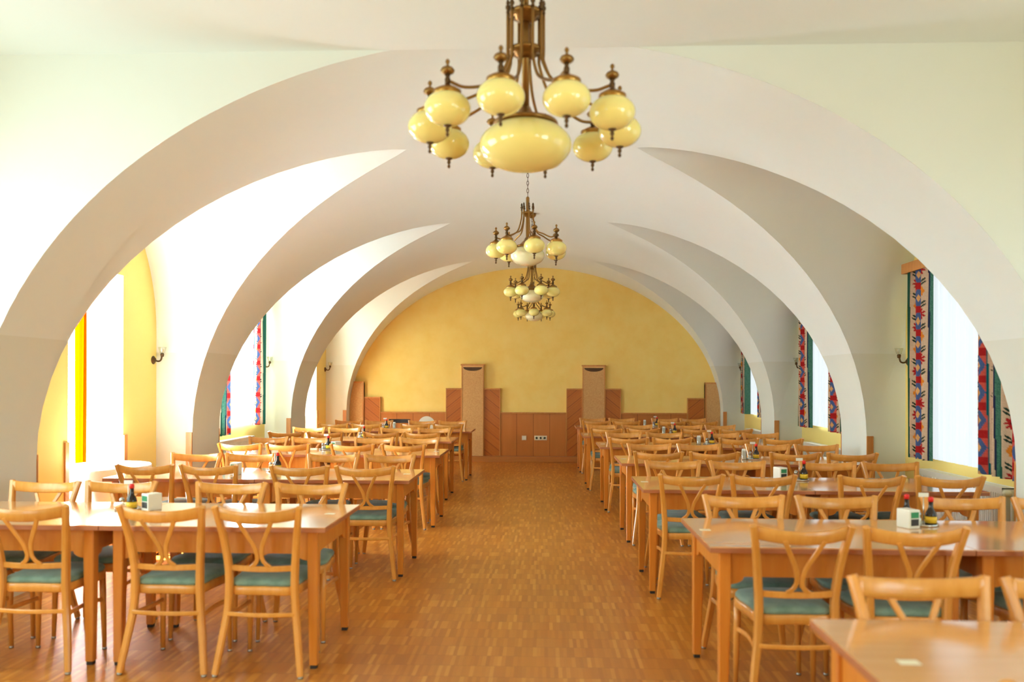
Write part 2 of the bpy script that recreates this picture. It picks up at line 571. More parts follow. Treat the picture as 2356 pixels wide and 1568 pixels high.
for s, side in ((-1, 'left'), (1, 'right')):
    wm = MB()   # material 0 yellow, 1 vault paint (piers), 2 white reveal
    for k, yc in enumerate(YC):
        oy0, oy1, oz0, oz1, dep, kind = OPEN[(s, k)]
        ws = sorted(set([-HALF * math.cos(PI * j / 40) for j in range(41)] + [oy0 - yc, oy1 - yc]))
        for a, b in zip(ws[:-1], ws[1:]):
            za, zb = (wall_arch(a) + .02, wall_arch(b) + .02) if k > 2 else (ZF + .01, ZF + .01)
            inside = a >= oy0 - yc - 1e-6 and b <= oy1 - yc + 1e-6
            q = lambda p0, p1, p2, p3: wm.add([(s * WX, yc + p0[0], p0[1]), (s * WX, yc + p1[0], p1[1]), (s * WX, yc + p2[0], p2[1]), (s * WX, yc + p3[0], p3[1])], [(0, 1, 2, 3)], False, 0)
            if inside:
                if oz0 > 0: q((a, 0), (b, 0), (b, oz0), (a, oz0))
                q((a, oz1), (b, oz1), (b, zb), (a, za))
            else: q((a, 0), (b, 0), (b, zb), (a, za))
        X0, X1 = s * WX, s * (WX + dep)
        r = 2
        wm.add([(X0, oy0, oz0), (X1, oy0, oz0), (X1, oy0, oz1), (X0, oy0, oz1)], [(0, 1, 2, 3)], False, r)
        wm.add([(X0, oy1, oz0), (X1, oy1, oz0), (X1, oy1, oz1), (X0, oy1, oz1)], [(0, 1, 2, 3)], False, r)
        wm.add([(X0, oy0, oz1), (X1, oy0, oz1), (X1, oy1, oz1), (X0, oy1, oz1)], [(0, 1, 2, 3)], False, r)
        if oz0 > 0: wm.add([(X0, oy0, oz0), (X1, oy0, oz0), (X1, oy1, oz0), (X0, oy1, oz0)], [(0, 1, 2, 3)], False, r)
        # outer skin with the same opening
        XO = s * (WX + dep)
        for (a0, a1, b0, b1) in ((yc - PIT / 2, oy0, 0, 3.9), (oy1, yc + PIT / 2, 0, 3.9), (oy0, oy1, oz1, 3.9), (oy0, oy1, 0, oz0)):
            if b1 > b0: wm.add([(XO, a0, b0), (XO, a1, b0), (XO, a1, b1), (XO, a0, b1)], [(0, 1, 2, 3)], False, 1)
        if k < 3:      # the front room has flat walls between its windows
            for a, b in ((yc - PIT / 2, yc - HALF), (yc + HALF, min(yc + PIT / 2, Y1) if k < 2 else Y1)):
                wm.add([(s * WX, a, 0), (s * WX, b, 0), (s * WX, b, ZF + .01), (s * WX, a, ZF + .01)], [(0, 1, 2, 3)], False, 1)
    # piers
    for y0, y1 in bands:
        p0, p1 = s * PX, s * WX
        wm.add([(p0, y0, 0), (p0, y1, 0), (p0, y1, SPR), (p0, y0, SPR)], [(0, 1, 2, 3)], False, 1)
        for y in (y0, y1):
            if y < Y1 + .1 or y > BACK: continue
            wm.add([(p0, y, 0), (p1, y, 0), (p1, y, 2.02), (p0, y, SPR)], [(0, 1, 2, 3)], False, 1)
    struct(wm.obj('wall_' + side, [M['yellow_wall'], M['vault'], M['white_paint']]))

struct(MB().box(-3.95, 3.95, BACK, BACK + .15, 0, 3.8).obj('wall_back', M['back_wall']))
rw = MB().box(-4.2, 4.2, REAR - .15, REAR, 0, 3.9)
struct(rw.obj('wall_front', M['yellow_wall']))

# corner boards on the piers
trim_n = 0
def trim(mb, mat=M['trim_wood']):
    global trim_n
    trim_n += 1
    return struct(mb.obj('trim_%d' % trim_n, mat))


for i, (y0, y1) in enumerate(bands):
    for s in (-1, 1):
        x0, x1 = sorted((s * (PX - .004), s * (PX + .062)))
        if y0 > 1: trim(MB().box(x0, x1, y0 - .018, y0 - .001, 0.0, .967, .003))
        if y1 < BACK and y1 > 1:
            trim(MB().box(x0, x1, y1 + .001, y1 + .018, 0.0, .967, .003))
for k in (3, 5):
    oy0, oy1, oz0, oz1, dep, kind = OPEN[(-1, k)]
    for y, dy in ((oy0, -.06), (oy1, .06)):
        a, b = sorted((y, y + dy))
        trim(MB().box(-WX + .001, -WX + .016, a, b, 0, .98, .002))

# skirting boards in the bays
for s, side in ((-1, 'left'), (1, 'right')):
    bb = MB()
    for k, yc in enumerate(YC):
        oy0, oy1, oz0, oz1, dep, kind = OPEN[(s, k)]
        x0, x1 = sorted((s * WX, s * (WX - .015)))
        if k < 3: bb.box(x0, x1, yc - PIT / 2, min(yc + PIT / 2, Y1), 0, .07); continue
        segs = [(yc - HALF, yc + HALF)] if kind == 'window' else [(yc - HALF, oy0 - .062), (oy1 + .062, yc + HALF)]
        for a, b in segs: bb.box(x0, x1, a + .02, b - .02, 0, .07)
    struct(bb.obj('baseboard_' + side, M['plinth_wood']))

# windows: frame, casement bars, glass
wn = 0
for (s, k), (oy0, oy1, oz0, oz1, dep, kind) in sorted(OPEN.items()):
    if kind == 'window':
        wn += 1
        x = s * (WX + dep - .05)
        r = struct(empty('window_%d' % wn, (x, (oy0 + oy1) / 2, oz0)))
        hw, h = (oy1 - oy0) / 2, oz1 - oz0
        f = MB()
        for a, b, c, d in ((-hw, -hw + .06, 0, h), (hw - .06, hw, 0, h), (-hw, hw, 0, .06), (-hw, hw, h - .06, h), (-.04, .04, 0, h), (-hw, hw, h * .68, h * .68 + .05)):
            f.box(-.03, .03, a, b, c, d)
        f.obj('window_frame', M['white_paint'], r)
        MB().box(-.004, .004, -hw + .05, hw - .05, .05, h - .05).obj('window_pane', M['glass'], r)
        MB().box(*sorted((-s * .03, -s * (dep - .055))), -hw - .05, hw + .05, -.03, 0).obj('window_sill', M['white_paint'], r)
dn = 0
for k in (3, 5):
    oy0, oy1, oz0, oz1, dep, kind = OPEN[(-1, k)]
    dn += 1
    r = struct(empty('door_%d' % dn, (-(WX + dep) + .03, (oy0 + oy1) / 2, 0)))
    hw, h = (oy1 - oy0) / 2, oz1
    f = MB()
    for a, b, c, d in ((-hw, -hw + .05, 0, h), (hw - .05, hw, 0, h), (-hw, hw, 0, .12), (-hw, hw, h - .05, h)):
        f.box(-.025, .025, a, b, c, d)
    f.obj('door_frame', M['white_paint'], r)
    MB().box(-.004, .004, -hw + .04, hw - .04, .1, h - .04).obj('door_pane', M['glass' if k == 3 else 'glass_dimming'], r)
    MB().box(.025, .06, -hw + .015, -hw + .035, 1.0, 1.14, .004).obj('door_handle', M['steel'], r)


# ================================================================== BACK WALL JOINERY
def panel_thing(name, x0, x1, top, kind, label, cut=0):
    r = empty(name, ((x0 + x1) / 2, BACK, 0.11), 0, label, 'wall panel', 'stepped wood panelling on the end wall')
    a, b = x0 - (x0 + x1) / 2 + .0015, x1 - (x0 + x1) / 2 - .0015
    h = top - .11
    th = {'low': .045, 'wing': .055, 'tall': .085}[kind]
    mat = {'low': M['boards'], 'tall': M['cork']}.get(kind)
    if kind == 'wing': mat = M['chevron_up'] if cut >= 0 else M['chevron_down']
    cx = (x0 + x1) / 2
    def clip(x, z):
        lim = PX * math.sqrt(max(0, 1 - max(0, (z + .11 - SPR) / RISE) ** 2)) - .004
        return max(-lim, min(lim, x + cx)) - cx
    if abs(x0) > 3.3 or abs(x1) > 3.3:
        zs = [0] + [h * i / 14 for i in range(5, 15)]
        zt = h - .026
        zs = [min(z, zt) for z in zs]
        out = [(clip(a, z), z) for z in zs] + [(clip(b, z), z) for z in reversed(zs)]
        MB().prism(out, -th, -.001).obj('board', mat, r)
        MB().prism([(clip(a, h), h - .025), (clip(b, h), h - .025), (clip(b, h), h), (clip(a, h), h)], -th - .015, -.001).obj('cap_rail', M['trim_wood'], r)
        e = b if x0 < 0 else a
        MB().box(*sorted((e, e - .024 * (1 if x0 < 0 else -1))), -th - .006, -.001, 0, h - .026).obj('edge_strip', M['trim_wood'], r)
    else:
        MB().box(a + .012, b - .012, -th, -.001, 0, h - .026).obj('board', mat, r)
        e = .018 if kind == 'tall' else 0.0
        MB().box(a - e, b + e, -th - .02, -.001, h - .025, h, .004).obj('cap_rail', M['trim_wood'], r)
        MB().box(a, a + .013, -th - .005, -.001, 0, h - .026).obj('edge_strip', M['trim_wood'], r)
        MB().box(b - .013, b, -th - .005, -.001, 0, h - .026).obj('edge_strip', M['trim_wood'], r)
        if kind == 'tall':
            MB().box(a + .013, b - .013, -th - .008, -th + .0, h - .055, h - .026).obj('header', M['laminate'], r)
            n = 16; R = b - a - .06
            out = [(R / 2 * math.cos(PI + PI * i / n), h - .056 + .07 * math.sin(PI + PI * i / n)) for i in range(n + 1)]
            MB().prism(out, -th - .004, -th + .002).obj('lamp_recess', M['recess'], r)
    return r


panel_thing('wood_panel', -2.89, -1.65, .93, 'low', 'low vertical-board panel left of the left stepped tower')
panel_thing('wood_panel', -.62, .62, .93, 'low', 'low vertical-board panel between the two towers, with sockets')
panel_thing('wood_panel', 1.64, 2.87, .93, 'low', 'low vertical-board panel right of the right stepped tower')
panel_thing('diagonal_panel', -1.65, -1.35, 1.38, 'wing', 'diagonal-board panel on the left side of the left tower', 1)
panel_thing('diagonal_panel', -.93, -.62, 1.38, 'wing', 'diagonal-board panel on the right side of the left tower', -1)
panel_thing('diagonal_panel', .62, .92, 1.38, 'wing', 'diagonal-board panel on the left side of the right tower', 1)
panel_thing('diagonal_panel', 1.34, 1.64, 1.38, 'wing', 'diagonal-board panel on the right side of the right tower', -1)
panel_thing('diagonal_panel', -3.20, -2.89, 1.21, 'wing', 'short diagonal-board panel at the far left end of the end wall', -1)
panel_thing('diagonal_panel', 2.87, 3.19, 1.21, 'wing', 'short diagonal-board panel at the far right end of the end wall', 1)
panel_thing('tower_panel', -1.35, -.93, 1.83, 'tall', 'tall speckled left tower panel with crescent lamp recess')
panel_thing('tower_panel', .92, 1.34, 1.82, 'tall', 'tall speckled right tower panel with crescent lamp recess')
panel_thing('tower_panel', -3.473, -3.20, 1.50, 'tall', 'speckled panel in the left corner of the end wall, cut by the vault')
panel_thing('tower_panel', 3.19, 3.473, 1.50, 'tall', 'speckled panel in the right corner of the end wall, cut by the vault')
struct(MB().box(-3.473, 3.473, BACK - .115, BACK - .001, 0, .108, .004).obj('baseboard_back', M['plinth_wood']))

# sockets on the centre panel
sk = empty('light_switch', (-.17, BACK - .046, .45), 0, 'single square cream wall plate on the centre wood panel', 'socket')
MB().box(-.042, .042, -.014, 0, -.042, .042, .004).obj('plate', M['socket'], sk)
MB().box(-.03, .03, -.019, -.013, -.03, .03, .002).obj('rocker', M['white_paint'], sk)
sk = empty('triple_socket', (.14, BACK - .046, .45), 0, 'row of three cream power sockets on the centre wood panel', 'socket')
MB().box(-.118, .118, -.014, 0, -.042, .042, .004).obj('plate', M['socket'], sk)
for q in (-.076, 0, .076):
    m = MB(); m.lathe([(.0, .0), (.026, 0), (.026, .003), (.022, .004), (.02, -.0)], 20)
    m.v = [(x + q, -.0145 - z, y) for x, y, z in m.v]
    o = m.obj('socket_well', M['socket'], sk)
    d = MB()
    for e in (-.009, .009):
        d.lathe([(0.0, 0), (.0035, 0), (.0035, .003), (0, .003)], 8, (e, 0, 0))
    d.v = [(x + q, -.0175 - z, y) for x, y, z in d.v]
    d.obj('socket_holes', M['dark_plastic'], o)


# ================================================================== DINING CHAIR
def make_chair():
    r = empty('dining_chair')
    W_ = M['beech']
    for s in (-1, 1):
        pts = interp([(.222 * s, -.062, .012), (.200 * s, -.030, .17), (.178 * s, -.004, .33), (.172 * s, 0, .46), (.175 * s, -.004, .56), (.190 * s, -.028, .70), (.208 * s, -.062, .815), (.219 * s, -.080, .869)], 4)
        n = len(pts)
        wx = [.031 + .006 * math.sin(PI * min(1, i / n * 1.3)) for i in range(n)]
        wy = [.028 + .014 * math.sin(PI * i / n) for i in range(n)]
        lg = MB().strip(pts, wx, wy, (1, 0, 0), ch=.22).obj('rear_leg', W_, r)
        MB().lathe([(0, 0), (.013, 0), (.014, .006), (.012, .014), (0, .014)], 12, (.222 * s, -.062, 0)).obj('glide', M['glide'], lg)
        lf = MB().tube([(.185 * s, .325, .43), (.187 * s, .328, .30), (.192 * s, .336, .012)], [.018, .0175, .0115], 12).obj('front_leg', W_, r)
        MB().lathe([(0, 0), (.012, 0), (.013, .006), (.011, .014), (0, .014)], 12, (.192 * s, .336, 0)).obj('glide', M['glide'], lf)
        MB().strip(interp([(.190 * s, -.018, .295), (.176 * s, .10, .295), (.172 * s, .21, .293), (.186 * s, .325, .285)], 5), .016, .024, (1, 0, 0), ch=.3).obj('side_stretcher', W_, r)
    # top rail
    vs = []; N = 20
    for i in range(N + 1):
        t = -1 + 2 * i / N
        x = .209 * t; y = -.118 + .052 * t * t; dy = .104 * t / .2
        zt = .849 + .022 * t * t * abs(t) ** .3; zb = .788 + .020 * t * t
        nrm = Vector((-dy, 1, 0)).normalized() * .0095
        lean = .013
        q = .003
        prof = ((zb, -1 + q, .6), (zb + .004, -1, 1), (zt - .004, -1, 1), (zt, -1, .55), (zt, 1, .55), (zt - .004, 1, 1), (zb + .004, 1, 1), (zb, 1, .6))
        for z, sg, k in prof:
            off = (zb - z) / (zt - zb) * lean + lean / 2
            vs.append((x + (1 if sg > 0 else -1) * nrm.x * k, y + (1 if sg > 0 else -1) * nrm.y * k + off + .004, z))
    m = MB(); fs = []
    for i in range(N):
        for k in range(8):
            l = (k + 1) % 8; fs.append((i * 8 + k, i * 8 + l, (i + 1) * 8 + l, (i + 1) * 8 + k))
    fs += [tuple(range(7, -1, -1)), tuple(N * 8 + k for k in range(8))]
    m.add(vs, fs, True).obj('top_rail', W_, r)
    # crossrail
    pts = [(.168 * t, -.020 + .016 * t * t, .543 + .004 * t * t) for t in [-1 + i / 8 for i in range(17)]]
    MB().strip(pts, .030, .015, (0, 0, 1), ch=.25).obj('cross_rail', W_, r)
    for s in (-1, 1):
        pr = [(.088, .806), (.068, .765), (.043, .715), (.0215, .668), (.0125, .625), (.013, .597), (.026, .573), (.050, .553)]
        pts = []
        for x, z in pr:
            f = (z - .545) / (.80 - .545)
            pts.append((x * s, -.019 - .090 * max(f, 0) ** 1.15, z))
        MB().strip(interp(pts, 4), .022, .012, (1, 0, 0), ch=.25).obj('splat_bar', W_, r)
    # seat frame + cushion
    def outline(g):
        out = []
        P = [(-.165, .012), (-.190, .15), (-.205, .26), (-.198, .335), (-.150, .378), (0, .392), (.150, .378), (.198, .335), (.205, .26), (.190, .15), (.165, .012), (0, .004)]
        P = [Vector((x * (1 - g / .2), .2 + (y - .2) * (1 - g / .2), 0)) for x, y in P]
        n = len(P)
        for i in range(n):
            for k in range(4):
                t = k / 4; a, b, c, d = P[i - 1], P[i], P[(i + 1) % n], P[(i + 2) % n]
                out.append(0.5 * ((2 * b) + (c - a) * t + (2 * a - 5 * b + 4 * c - d) * t * t + (3 * b - a - 3 * c + d) * t ** 3))
        return out
    def loft(levels):
        m = MB(); vs = []; fs = []
        for g, z in levels: vs += [(p.x, p.y, z) for p in outline(g)]
        n = len(outline(0))
        for j in range(len(levels) - 1):
            for i in range(n):
                k = (i + 1) % n; fs.append((j * n + i, j * n + k, (j + 1) * n + k, (j + 1) * n + i))
        fs += [tuple(range(n - 1, -1, -1)), tuple((len(levels) - 1) * n + i for i in range(n))]
        return m.add(vs, fs, True)
    loft([(.004, .402), (.0, .405), (.0, .444), (.004, .447)]).obj('seat_frame', W_, r)
    tag(loft([(.010, .4475), (.004, .455), (.004, .465), (.012, .476), (.035, .484), (.08, .487), (.15, .488)]).obj('cushion', M['velour'], r), 'sage green upholstered seat cushion')
    pts = [(.176 * t, -.042 + .022 * t * t, .312) for t in [-1 + i / 8 for i in range(17)]]
    MB().strip(pts, .022, .014, (0, 0, 1), ch=.3).obj('back_stretcher', W_, r)
    return r


# ================================================================== TABLE
def make_table():
    r = empty('dining_table')       # origin: floor, at the left near corner; x 0..1.2, y 0..0.8
    g = .0015
    MB().box(g, 1.2 - g, 0, .8, TAB - .0045, TAB, .001).obj('tabletop', M['laminate'], r)
    tag(MB().box(g, 1.2 - g, 0, .8, TAB - .027, TAB - .0045, .002).obj('tabletop_edge', M['laminate_edge'], r), 'pinkish brown edge band')
    zb, zt = .600, TAB - .0275
    for y in (.062, .718):
        out = [(.10, zt), (.10, zb - .035)]
        out += [(.10 + .07 * math.sin(PI / 2 * i / 6), zb - .035 + .035 * (1 - math.cos(PI / 2 * i / 6))) for i in range(1, 7)]
        out += [(1.2 - x, z) for x, z in reversed(out[1:])] + [(1.10, zt)]
        MB().prism(out, y, y + .02).obj('apron', M['table_wood'], r)
    for x in (.068, 1.112):
        out = [(.095, zt), (.095, zb - .035)]
        out += [(.095 + .07 * math.sin(PI / 2 * i / 6), zb - .035 + .035 * (1 - math.cos(PI / 2 * i / 6))) for i in range(1, 7)]
        out += [(.8 - a, z) for a, z in reversed(out[1:])] + [(.705, zt)]
        m = MB().prism(out, x, x + .02); m.v = [(b, a, c) for a, b, c in m.v]
        m.obj('apron', M['table_wood'], r)
    for x in (.08, 1.12):
        for y in (.073, .727):
            sx = 1 if x < .6 else -1; sy = 1 if y < .4 else -1
            lg = MB().strip([(x, y, zt), (x, y, zb - .03), (x - sx * .004, y - sy * .004, .02)], [.056, .056, .042], [.056, .056, .042], (1, 0, 0), ch=.08).obj('leg', M['table_wood'], r)
            MB().box(x - sx * .004 - .016, x - sx * .004 + .016, y - sy * .004 - .016, y - sy * .004 + .016, 0, .021).obj('foot_cap', M['black_foot'], lg)
    return r


ROWS = [  # side, aisle-end x, near edge y, ordinal, chair x (near), chair x (far), sticker
    ('left', -.92, 4.18, 'first', (-1.23, -1.74, -2.45, -2.98), (-1.25, -1.76, -2.48, -2.95), True),
    ('left', -.82, 6.20, 'second', (-1.11, -1.64, -2.33, -2.83), (-1.13, -1.60, -2.37, -2.86), True),
    ('left', -.86, 8.33, 'third', (-1.22, -1.74, -2.43, -2.88), (-1.21, -1.73, -2.49, -2.96), True),
    ('left', -.96, 10.27, 'fourth', (-1.33, -1.86, -2.57, -3.06), (-1.30, -1.82, -2.57, -3.05), False),
    ('left', -.90, 12.33, 'fifth', (-1.24, -1.74, -2.48, -2.98), (-1.28, -1.78, -2.52, -2.99), False),
    ('right', 1.065, 1.86, 'first', (1.42, 1.93, 2.65), (1.46, 2.01, 2.70), True),
    ('right', .975, 3.79, 'second', (1.39, 1.91, 2.62, 3.12), (1.34, 1.86, 2.64, 3.13), True),
    ('right', .91, 5.80, 'third', (1.22, 1.72, 2.46, 3.04), (1.26, 1.78, 2.52, 3.06), True),
    ('right', .93, 7.65, 'fourth', (1.26, 1.77, 2.50, 3.02), (1.30, 1.82, 2.59, 3.09), True),
    ('right', .86, 9.55, 'fifth', (1.17, 1.68, 2.44, 2.94), (1.22, 1.73, 2.51, 3.02), True),
    ('right', .75, 11.40, 'sixth', (1.07, 1.57, 2.31, 2.84), (1.06, 1.60, 2.34, 2.84), True),
    ('right', .735, 13.55, 'seventh', (1.06, 1.54, 2.29, 2.81), (1.05, 1.57, 2.32, 2.82), True),
]
chair0 = make_chair(); used_chair = [False]
table0 = make_table(); used_table = [False]
POSW = ['at the aisle end', 'second from the aisle', 'third from the aisle', 'fourth from the aisle']
for side, xe, y0, ordn, cn, cf, stick in ROWS:
    s = -1 if side == 'left' else 1
    for j in range(2):
        t = table0 if not used_table[0] else copy_tree(table0); used_table[0] = True
        x = xe + 1.2 * j if s > 0 else xe - 1.2 * (j + 1)
        t.location = (x, y0, 0)
        tag(t, 'beech dining table, %s half of the %s row %s of the aisle' % ('aisle' if j == 0 else 'window', ordn, side), 'table', 'dining tables in rows')
        if stick and j == 0:
            lx = {'left': xe - .12, 'right': xe + .035}[side]
            o = MB().box(0, .055, 0, .035, .0002, .0012).obj('table_number_label', M['paper'])
            o.location = (lx, y0 + .42, TAB); 
            if side == 'right' and ordn == 'first': o.location = (xe + .11, y0 + .38, TAB)
            tag(o, 'small cream paper label stuck on the %s table row %s of the aisle' % (ordn, side), 'label', 'paper labels on the tabletops')
    for near, xs in ((True, cn), (False, cf)):
        rel = [abs(x - xe) for x in xs]                  # keep every seat clear of the table legs and of its neighbour
        for p in (0, 2):
            if p >= len(rel): continue
            o0 = 1.2 * (p // 2)
            a = rel[p] - o0; b = rel[p + 1] - o0 if p + 1 < len(rel) else a + .52
            if b - a < .495: m_ = (a + b) / 2; a, b = m_ - .2475, m_ + .2475
            a = min(max(a, .321), .389); b = max(min(b, .884), a + .495)
            rel[p] = o0 + a
            if p + 1 < len(rel): rel[p + 1] = o0 + b
        xs = [xe + s * q for q in rel]
        for i, x in enumerate(xs):
            c = chair0 if not used_chair[0] else copy_tree(chair0); used_chair[0] = True
            jit = random.uniform(-.010, .010)
            y = y0 - .024 + jit if near else y0 + .8 + .024 + jit
            if near and side == 'right' and ordn == 'first': y += .022
            c.location = (x, y, 0)
            c.rotation_euler = (0, 0, (0 if near else PI) + random.uniform(-.025, .025))
            tag(c, '%s-side beech chair, %s, in the %s table row %s of the aisle' % ('near' if near else 'far', POSW[i].replace('at the aisle end', 'aisle end'), ordn, side),
                'chair', 'beech chairs with green cushions at the tables')


# ================================================================== THINGS ON THE TABLES
def grp(n): return n


def make_caddy():
    r = empty('condiment_caddy')
    MB().lathe([(0, 0), (.070, 0), (.074, .003), (.074, .012), (.071, .012), (.070, .004), (0, .004)], 28).obj('tray', M['steel'], r)
    MB().tube([(0, .0, .004), (0, 0, .15)], .0028, 8).obj('stem', M['steel'], r)
    MB().box(-.026, .026, -.002, .002, .150, .172, .001).obj('clip_card', M['white_paint'], r)
    return r


def make_shaker(fill, name):
    r = empty(name)
    MB().lathe([(0, .0005), (.017, .0005), (.019, .006), (.017, .03), (.013, .048), (0, .048)], 16).obj('glass_body', M['tumbler'], r)
    MB().lathe([(0, .003), (.014, .003), (.015, .006), (.0135, .034), (0, .034)], 14).obj('contents', M[fill], r)
    MB().lathe([(0, .048), (.0145, .048), (.0145, .058), (.009, .068), (0, .070)], 16).obj('cap', M['steel'], r)
    return r


def make_bottle():
    r = empty('sauce_bottle')
    MB().lathe([(0, 0), (.027, 0), (.029, .004), (.029, .05), (.026, .066), (.014, .086), (.0115, .098), (.0115, .125), (0, .125)], 20).obj('glass_body', M['sauce'], r)
    MB().lathe([(0, .124), (.0135, .124), (.0138, .143), (.010, .149), (0, .150)], 16).obj('screw_cap', M['red_cap'], r)
    MB().lathe([(.0292, .012), (.0297, .012), (.0297, .046), (.0292, .046)], 20).obj('label_band', M['yellow_label'], r)
    return r


def make_napkin_box():
    r = empty('napkin_holder')
    MB().box(-.035, .035, -.045, .045, 0, .098, .006).obj('holder_body', M['white_paint'], r)
    MB().box(-.024, .024, -.0475, -.0452, .056, .086).obj('green_print', M['green_card'], r)
    MB().box(-.024, .024, -.0475, -.0452, .016, .050).obj('dark_print', M['dark_plastic'], r)
    return r


def make_tumbler():
    r = empty('napkin_glass')
    MB().lathe([(0, 0), (.026, 0), (.027, .003), (.030, .088), (.0285, .088), (.0255, .005), (0, .005)], 20).obj('glass', M['tumbler'], r)
    n = MB()
    for i in range(6):
        a = i * PI / 3
        n.box(-.016 + .004 * (i % 3), -.010 + .004 * (i % 3) + .004, -.017, .017, .006, .10 + .006 * (i % 2), rot=Matrix.Rotation(a, 3, 'Z'))
    n.obj('paper_napkins', M['white_cloth'], r)
    return r


protos = {'caddy': make_caddy(), 'salt': make_shaker('salt', 'salt_shaker'), 'pepper': make_shaker('pepper', 'pepper_shaker'),
          'bottle': make_bottle(), 'napkins': make_napkin_box(), 'tumbler': make_tumbler()}
puse = {k: False for k in protos}
PG = {'caddy': 'condiment caddies', 'salt': 'salt shakers', 'pepper': 'pepper shakers', 'bottle': 'sauce bottles', 'napkins': 'napkin holders', 'tumbler': 'napkin glasses'}
PL = {'caddy': 'round steel condiment caddy with clip card on the %s table row %s of the aisle',
      'salt': 'small glass salt shaker on the %s table row %s of the aisle',
      'pepper': 'small glass pepper shaker on the %s table row %s of the aisle',
      'bottle': 'dark sauce bottle with red cap on the %s table row %s of the aisle',
      'napkins': 'white and green napkin holder on the %s table row %s of the aisle',
      'tumbler': 'clear glass of paper napkins on the %s table row %s of the aisle'}
PC = {'caddy': 'caddy', 'salt': 'salt shaker', 'pepper': 'pepper shaker', 'bottle': 'bottle', 'napkins': 'napkin holder', 'tumbler': 'glass'}


def put(kind, x, y, z, ordn, side, rz=0.0):
    o = protos[kind] if not puse[kind] else copy_tree(protos[kind]); puse[kind] = True
    o.location = (x, y, z); o.rotation_euler = (0, 0, rz)
    tag(o, PL[kind] % (ordn, side), PC[kind], PG[kind])


SETS = [('second', 'right', 2.235, 4.44, 'napkins', 2.12, 4.36), ('third', 'right', 2.19, 6.42, 'napkins', 2.05, 6.44),
        ('fourth', 'right', 2.26, 8.12, 'tumbler', 2.165, 8.08), ('fifth', 'right', 2.22, 10.05, 'tumbler', 2.09, 10.02),
        ('sixth', 'right', 2.08, 12.0, 'tumbler', 1.95, 11.98), ('seventh', 'right', 2.11, 14.1, 'tumbler', 1.93, 14.08),
        ('first', 'left', -2.23, 4.70, 'napkins', -2.09, 4.70), ('second', 'left', -2.06, 6.80, 'napkins', -2.28, 6.50),
        ('third', 'left', -2.20, 8.93, 'napkins', -2.07, 8.86), ('fourth', 'left', -2.23, 10.85, None, 0, 0),
        ('fifth', 'left', -2.33, 12.92, 'tumbler', -2.18, 12.92)]
for ordn, side, x, y, ex, nx, ny in SETS:
    put('caddy', x, y, TAB, ordn, side)
    zt = TAB + .0045
    put('bottle', x + .030, y - .018, zt, ordn, side, 0.4)
    put('salt', x - .032, y - .014, zt, ordn, side)
    put('pepper', x - .014, y + .036, zt, ordn, side)
    if ex: put(ex, nx, ny, TAB + .0002, ordn, side, {'right': .35, 'left': -.55 if ordn != 'second' else 0}[side] if ex == 'napkins' else 0)
o = copy_tree(protos['bottle']); o.location = (2.195, 4.55, TAB); o.name = 'oil_bottle'
tag(o, 'second dark bottle behind the red-capped one, second table row right of aisle', 'bottle', 'sauce bottles')


